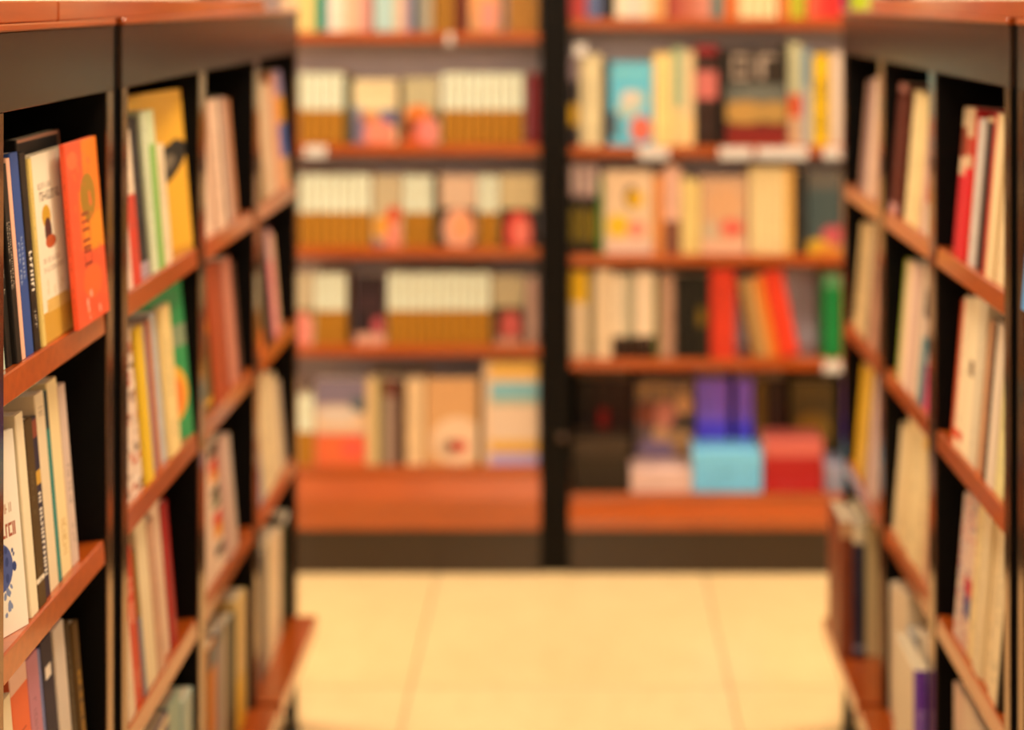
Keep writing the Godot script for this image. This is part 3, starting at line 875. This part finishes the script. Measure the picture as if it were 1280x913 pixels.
	fill_tall(0, 0.107, ta, [
		[352, 372, -60, "d8b898", "tan pink book"], [372, 393, -55, "e2c884", "straw yellow book"], [393, 402, -62, "2f9a68", "green book"], [402, 410, -60, "2c7c94", "teal blue book"],
		[410, 420, -58, "ece4dc", "white book"], [420, 431, -52, "e8dcd0", "off-white book"], [431, 441, -60, "dcb89c", "pale peach book"], [441, 452, -57, "d8b4a0", "pink cream book"],
		[452, 464, -58, "d0908c", "rose pink book"], [468, 480, -54, "b4d4d8", "pale aqua book"], [480, 492, -56, "a8ccd4", "light blue book"], [492, 500, -60, "d8ccb0", "thin cream book"],
		[500, 507, -50, "d8a49c", "slim pink book"], [507, 514, -52, "a4a0b8", "lilac book"], [514, 522, -55, "2c4464", "navy teal book"], [522, 531, -56, "8c8c84", "grey book"], [531, 540, -54, "b4a894", "stone book"],
		[542, 568, -58, "a8762a", "gold brown volume", {"n": 3}], [568, 584, -56, "5c1a10", "maroon book"],
		[585, 626, -58, "c89468", "portrait cover book in orange and pink", {"art": [["ell", 0.5, 0.6, 0.42, 0.3, "e09a64"], ["ell", 0.62, 0.78, 0.26, 0.2, "e08c84"], ["rect", 0, 0, 1, 0.12, "6c3c20"]]}],
		[634, 673, -58, "b07c38", "brown gold volume", {"n": 4}],
	])
	fill_tall(1, 0.435, ta, [
		[352, 372, 92, "b0906c", "tan book"], V.call(374, 430, 91, 5),
		[431, 439, 98, "344028", "dark green book"],
		[441, 496, 100, "dccda8", "cream cover book with lilac and pink picture", {"art": [["rect", 0, 0.5, 0.35, 1, "6c6488"], ["rect", 0.6, 0.48, 1, 0.72, "5c5a88"], ["ell", 0.38, 0.58, 0.2, 0.09, "c8783c"], ["ell", 0.6, 0.86, 0.36, 0.22, "e48874"], ["rect", 0, 0.42, 0.2, 0.52, "8a94a8"], ["text", 0.1, 0.12, 0.9, 0.07, "b8a070", 4]]}],
		[497, 503, 100, "5c4a2c", "thin olive book"],
		[504, 549, 98, "b4ac8c", "pale green cover book with orange and pink picture", {"art": [["ell", 0.4, 0.55, 0.36, 0.14, "d8742c"], ["rect", 0, 0.62, 0.5, 1, "8a3c18"], ["ell", 0.66, 0.82, 0.3, 0.22, "e8807c"], ["rect", 0.78, 0.5, 1, 0.64, "3c2c14"], ["rect", 0, 0.9, 0.45, 1, "d0582c"]]}],
		V.call(552, 655, 91, 9),
		[660, 673, 92, "781420", "dark red book"],
	])
	fill_tall(2, 0.735, ta, [
		[352, 372, 219, "a88c60", "tan book"], V.call(374, 464, 218, 8),
		[466, 503, 220, "b8a98c", "stone cover book with yellow and red picture", {"art": [["ell", 0.3, 0.72, 0.28, 0.16, "d8962c"], ["ell", 0.7, 0.55, 0.26, 0.12, "c84a28"], ["ell", 0.68, 0.84, 0.26, 0.2, "e08070"], ["rect", 0, 0.9, 0.4, 1, "8a6a78"]]}],
		V.call(504, 541, 219, 4),
		[542, 549, 222, "2c2c1a", "thin black green book"],
		[550, 596, 220, "ccae98", "pale pink cover book with face picture", {"art": [["rect", 0, 0.46, 1, 1, "1c140e"], ["ell", 0.5, 0.76, 0.44, 0.3, "d8a08c"], ["ell", 0.58, 0.72, 0.3, 0.2, "e89a70"]]}],
		V.call(597, 624, 219, 3),
		[625, 672, 219, "bfae88", "tan cover book with red portrait", {"art": [["rect", 0, 0.48, 1, 1, "140e0a"], ["ell", 0.48, 0.8, 0.36, 0.3, "c8342c"], ["ell", 0.55, 0.8, 0.24, 0.2, "e0766c"]]}],
	])
	fill_tall(3, 1.022, ta, [
		[358, 392, 342, "bcae94", "stone cover book with pink portrait", {"art": [["rect", 0, 0.5, 1, 0.62, "6c5c30"], ["ell", 0.6, 0.8, 0.34, 0.26, "e0847c"]]}],
		V.call(393, 433, 342, 4),
		[443, 482, 344, "281820", "plum black cover book with pink foot", {"art": [["rect", 0, 0.84, 1, 1, "cf9c8c"], ["ell", 0.75, 0.72, 0.2, 0.12, "b04c58"], ["rect", 0.1, 0.3, 0.9, 0.5, "38222a"]]}],
		V.call(484, 613, 341, 12),
		[615, 656, 345, "a89a7c", "grey green cover book with dark portrait", {"art": [["rect", 0, 0.46, 1, 1, "2c2014"], ["ell", 0.55, 0.74, 0.34, 0.24, "a8443c"], ["ell", 0.6, 0.7, 0.16, 0.12, "c0585c"], ["rect", 0.1, 0.9, 0.9, 1, "b08878"]]}],
		[659, 672, 348, "b89488", "pink grey book"],
	])
	fill_tall(4, 1.375, ta, [
		[372, 382, 494, och, "single " + och_look, vol], [382, 392, 495, och, "lone " + och_look, vol],
		[393, 457, 474, "c0a8a0", "lilac and orange landscape cover book", {"art": [["rect", 0, 0, 1, 0.3, "7c7088"], ["rect", 0.7, 0.22, 1, 0.42, "54606c"], ["rect", 0, 0.4, 1, 0.6, "dcb898"], ["rect", 0, 0.64, 1, 1, "d8663c"], ["ell", 0.75, 0.8, 0.25, 0.12, "e05848"], ["ell", 0.45, 0.42, 0.4, 0.1, "cfc0b8"]]}],
		[458, 465, 474, "dcb888", "tan cream book"], [465, 472, 474, "dcc494", "straw book"], [473, 478, 475, "6c6c34", "thin olive green book"], [479, 494, 475, "9c8478", "grey pink book", {"bands": [[0, 0.2, "744038"]]}],
		[495, 505, 477, "3c180c", "dark brown book"], [507, 518, 475, "dfbf98", "pale peach book"], [518, 530, 475, "e2c49c", "cream book"],
		[532, 597, 474, "d0a070", "tan cover book with white circle and red mark", {"art": [["ell", 0.6, 0.72, 0.5, 0.28, "e2c4a8"], ["ell", 0.4, 0.8, 0.16, 0.1, "c0a48c"], ["ell", 0.6, 0.78, 0.2, 0.075, "c83c34"], ["ell", 0.5, 0.78, 0.08, 0.06, "54241c"]]}],
		[598, 603, 474, "3c3414", "thin dark olive book"],
		[604, 673, 453, "dcc4b0", "tall cover book with yellow, teal and lilac stripes", {"t": 0.06, "art": [["rect", 0, 0, 1, 0.16, "e2b45c"], ["rect", 0, 0.2, 1, 0.36, "7cb8cc"], ["rect", 0, 0.36, 1, 0.42, "a8b0a0"], ["rect", 0, 0.76, 1, 0.88, "d8a84c"], ["rect", 0, 0.88, 1, 1, "a8a0d8"], ["rect", 0, 0, 0.12, 1, "e0c0a4"]]}],
	])
	# ======== tall bookcase with the blue pile
	var tb := "blue-pile"
	fill_tall(0, 0.067, tb, [
		[712, 733, -70, "b84040", "red book"], [733, 752, -72, "5c6c9c", "blue grey book"], [752, 768, -78, "161412", "black book"], [769, 785, -74, "ece0cc", "white book"], [785, 800, -76, "dcd4cc", "off-white book"], [800, 815, -72, "e8d8bc", "cream book"],
		[815, 832, -70, "e0a468", "pale orange book"], [834, 852, -76, "a84c40", "brick red book"], [852, 871, -72, "c06c58", "salmon red book"], [871, 889, -74, "d08878", "rose book"], [890, 905, -74, "5c7c7c", "grey teal book"], [905, 920, -70, "d86c2c", "orange book"],
		[922, 972, -76, "f0dcae", "bright cream volume", {"n": 4, "hard": 1}], [974, 986, -70, "d8743c", "deep orange book"], [987, 1006, -74, "b4b42c", "lime green book"], [1009, 1020, -72, "dc6048", "coral red book"], [1020, 1030, -75, "e0483c", "vermilion book"], [1031, 1052, -72, "d02c2c", "scarlet book"], [1053, 1061, -70, "7c3c68", "purple book"],
		[1064, 1086, -70, "b0c428", "bright lime book"], [1087, 1100, -70, "c8b488", "tan book"],
	])
	fill_tall(1, 0.440, tb, [
		[712, 723, 68, "2a2024", "black book with yellow blot", {"bands": [[0, 0.3, "8c7880"], [0.55, 0.78, "c89c1c"]]}], [725, 752, 69, "dccfa8", "thick cream book", {"hard": 1}], [753, 761, 76, "2a241e", "thin black book"],
		[762, 816, 78, "5cbce0", "aqua cover book with white and red picture", {"art": [["ell", 0.5, 0.5, 0.34, 0.14, "b4c4bc", -0.4], ["ell", 0.45, 0.42, 0.18, 0.08, "dcc8bc"], ["rect", 0, 0.6, 0.2, 0.9, "4c5c6c"], ["ell", 0.72, 0.8, 0.26, 0.16, "d86c5c"], ["text", 0.1, 0.08, 0.9, 0.1, "8cd0d0", 5]]}],
		[817, 840, 67, "ecd08c", "pale yellow book"], [841, 854, 60, "9cb494", "pale green book", {"bands": [[0.62, 1, "e8c890"]]}], [854, 868, 64, "d8c098", "tan cream book", {"bands": [[0.7, 1, "ecc890"]]}],
		[869, 897, 57, "2c1814", "black and pink book with red top", {"hard": 1, "bands": [[0, 0.1, "8c1c24"], [0.26, 0.54, "c86c68"]]}], [898, 906, 60, "0e0c0a", "black book"],
		[907, 984, 60, "241a12", "dark cover book with white capitals over hills", {"art": [["rect", 0, 0.38, 1, 0.56, "5c605c"], ["ell", 0.3, 0.66, 0.42, 0.12, "b08848"], ["ell", 0.8, 0.66, 0.4, 0.11, "a88448"], ["rect", 0, 0.8, 1, 1, "7c1c18"], ["text", 0.12, 0.08, 0.98, 0.24, "c8b4a8", 9], ["text", 0.3, 0.42, 0.8, 0.05, "8a8c84", 3]]}],
		[986, 1002, 52, "b8b898", "pale sage book", {"bands": [[0.5, 0.72, "c8502c"], [0.72, 1, "c8a080"]]}], [1003, 1015, 62, "6c8ca4", "blue grey book", {"bands": [[0.4, 1, "a4a8ac"]]}], [1016, 1036, 68, "dcb41c", "bright yellow book", {"text": "3c3010", "from": 0.3, "to": 0.9, "bold": 3}], [1038, 1055, 66, "cfbcb0", "lilac white book"], [1056, 1074, 66, "b89c80", "tan book"],
	])
	fill_tall(2, 0.757, tb, [
		[712, 748, 205, "1e1a14", "black volume with yellow foot", {"n": 3, "bands": [[0, 0.36, "a88c8c"], [0.5, 0.86, "6c5c14"]], "text": "e0d0c0", "from": 0.05, "to": 0.32, "plain": 1}], [748, 754, 222, "2c7c34", "thin green book"],
		[755, 816, 214, "dcbfa0", "cream cover book with yellow and black picture", {"art": [["ell", 0.55, 0.32, 0.14, 0.14, "3c3014"], ["ell", 0.64, 0.34, 0.18, 0.1, "d8a81c"], ["ell", 0.28, 0.66, 0.24, 0.14, "e0b828"], ["ell", 0.66, 0.7, 0.2, 0.1, "e08878"], ["rect", 0, 0.84, 1, 1, "dcbcb0"]]}],
		[817, 829, 220, "dc8c48", "orange book"], [830, 850, 209, "e0b09c", "pink white book", {"bands": [[0.62, 1, "7c4c3c"]]}], [851, 862, 222, "e0c888", "straw book"], [862, 875, 226, "e2c880", "pale yellow book"],
		[876, 934, 222, "c8a080", "tan pink cover book with red mark", {"art": [["ell", 0.5, 0.34, 0.4, 0.2, "d0a078"], ["ell", 0.66, 0.66, 0.26, 0.12, "d86c5c"], ["ell", 0.8, 0.68, 0.08, 0.05, "c83030"], ["rect", 0, 0.82, 1, 1, "dcb098"], ["ell", 0.2, 0.7, 0.16, 0.1, "c0b098"]]}],
		[937, 982, 209, "ecd4a0", "cream volume", {"n": 5, "hard": 1}], [982, 992, 210, "dca858", "gold cream book"], [993, 1008, 215, "1c1a1a", "black book"],
		[1009, 1052, 214, "3c4c50", "dark teal cover book with pink and yellow shapes", {"art": [["rect", 0, 0, 1, 0.22, "5c5854"], ["ell", 0.75, 0.78, 0.34, 0.12, "b8505c"], ["ell", 0.3, 0.92, 0.4, 0.1, "c8a028"], ["rect", 0.3, 0.9, 1, 1, "c88830"]]}], [1055, 1075, 215, "a08c74", "stone book"],
	])
	fill_tall(3, 1.062, tb, [
		[713, 735, 340, "dcc4a4", "cream book with yellow top", {"hard": 1, "bands": [[0, 0.36, "dcae20"]]}], [736, 743, 345, "8c8468", "thin grey olive book"], [744, 765, 338, "e4ccac", "thick cream book", {"hard": 1}],
		[766, 781, 344, "e8d4b8", "cream book with black foot", {"bands": [[0.74, 1, "2a140c"]]}], [782, 792, 344, "a8a48c", "grey sage book", {"bands": [[0.74, 1, "2a140c"]]}], [793, 818, 342, "e8d2b8", "wide ivory book with black foot", {"hard": 1, "bands": [[0.74, 1, "2a140c"]]}], [819, 823, 348, "5c7434", "thin green book"],
		[824, 843, 343, "a88470", "speckled mauve book", {"speck": ["8c6858", "c09c88"]}], [845, 866, 344, "14120e", "thick black book"], [866, 887, 344, "181610", "black book with gold emblem", {"dots": [[0.4, 0.62, "6c5414"]]}],
		[888, 919, 336, "d03a24", "thick bright red book", {"hard": 1}],
		[943, 953, 350, "a8804c", "leaning tan book", {"lean": 0.205}], [953.5, 962, 350, "b8925c", "leaning gold tan book", {"lean": 0.205}], [962.5, 973, 345, "dc8028", "leaning orange book", {"lean": 0.205}], [973.5, 1000, 340, "d83a20", "leaning thick red book", {"lean": 0.205, "hard": 1}],
		[1030, 1052, 344, "0c7c3c", "green book with pale top", {"bands": [[0, 0.16, "5c9468"]]}], [1056, 1074, 344, "8c7c5c", "olive tan book"],
	])
	fill_tall(4, 1.456, tb, [
		[722, 742, 480, "1c0e0c", "black brown book", {"back": 0.122, "d": 0.11}], [742, 768, 482, "2a100e", "black book with red disc", {"back": 0.122, "d": 0.11, "dots": [[0.3, 0.5, "8c1818"]]}], [768, 790, 480, "301410", "dark maroon book", {"back": 0.122, "d": 0.11}],
		[716, 787, 549, "3c3024", "pile", {"flat": 3, "tones": ["241a12", "2a2016", "3c2e22"], "looks": ["black book", "dark brown book", "brown black book"]}],
		[789, 864, 589, "d8b4b0", "pile", {"flat": 1, "tones": ["d8b8b4"], "looks": ["pale pink book"]}],
		[796, 872, 487, "5c4c50", "colourful cover book with faces and gold capitals", {"back": 0.122, "t": 0.025, "art": [["text", 0.05, 0.05, 0.95, 0.16, "d09c4c", 7], ["ell", 0.2, 0.35, 0.2, 0.12, "7c3828"], ["ell", 0.5, 0.36, 0.18, 0.14, "c87c70"], ["ell", 0.82, 0.26, 0.14, 0.1, "d8a070"], ["ell", 0.82, 0.44, 0.2, 0.06, "241a14"], ["ell", 0.75, 0.62, 0.24, 0.12, "a8845c"], ["ell", 0.35, 0.72, 0.3, 0.14, "7c6c98"], ["ell", 0.42, 0.55, 0.12, 0.08, "c89c74"], ["ell", 0.1, 0.86, 0.14, 0.1, "b09ca0"]]}],
		[876, 896, 476, "8c6cf4", "purple book with indigo foot", {"back": 0.122, "d": 0.11, "bands": [[0.42, 1, "5848f4"]]}], [896.5, 916, 476, "9068f0", "violet book with indigo foot", {"back": 0.122, "d": 0.11, "bands": [[0.42, 1, "5a4cf4"]]}], [926, 947, 480, "8c66ec", "slim purple book with blue foot", {"back": 0.122, "d": 0.11, "bands": [[0.42, 1, "5448f0"]]}],
		[950, 964, 482, "6c5018", "dark gold book", {"back": 0.122, "d": 0.11}], [965, 990, 482, "2a120c", "dark maroon brown book", {"back": 0.122, "d": 0.11}],
		[996, 1053, 484, "4c3c14", "dark cover book with gold and green picture", {"back": 0.122, "art": [["ell", 0.5, 0.5, 0.4, 0.16, "7c5c14"], ["ell", 0.3, 0.7, 0.3, 0.1, "405c1c"], ["text", 0.1, 0.08, 0.95, 0.1, "6c541c", 5], ["ell", 0.75, 0.8, 0.2, 0.14, "14100a"]]}],
		[866, 952, 565, "70c6ff", "pile", {"flat": 3, "tones": ["70c6ff", "74c8ff", "78ccff"], "looks": ["light blue book", "pale blue book", "sky blue book"]}],
		[955, 1029, 551, "a8181c", "pile", {"flat": 3, "tones": ["a8141c", "a41a1c", "c8645c"], "looks": ["crimson book", "red book", "dusty pink book"]}],
		[1032, 1054, 582, "8c8ca8", "pile", {"flat": 2, "tones": ["8488a4", "9090ac"], "looks": ["lilac blue book", "pale lilac book"]}],
	])
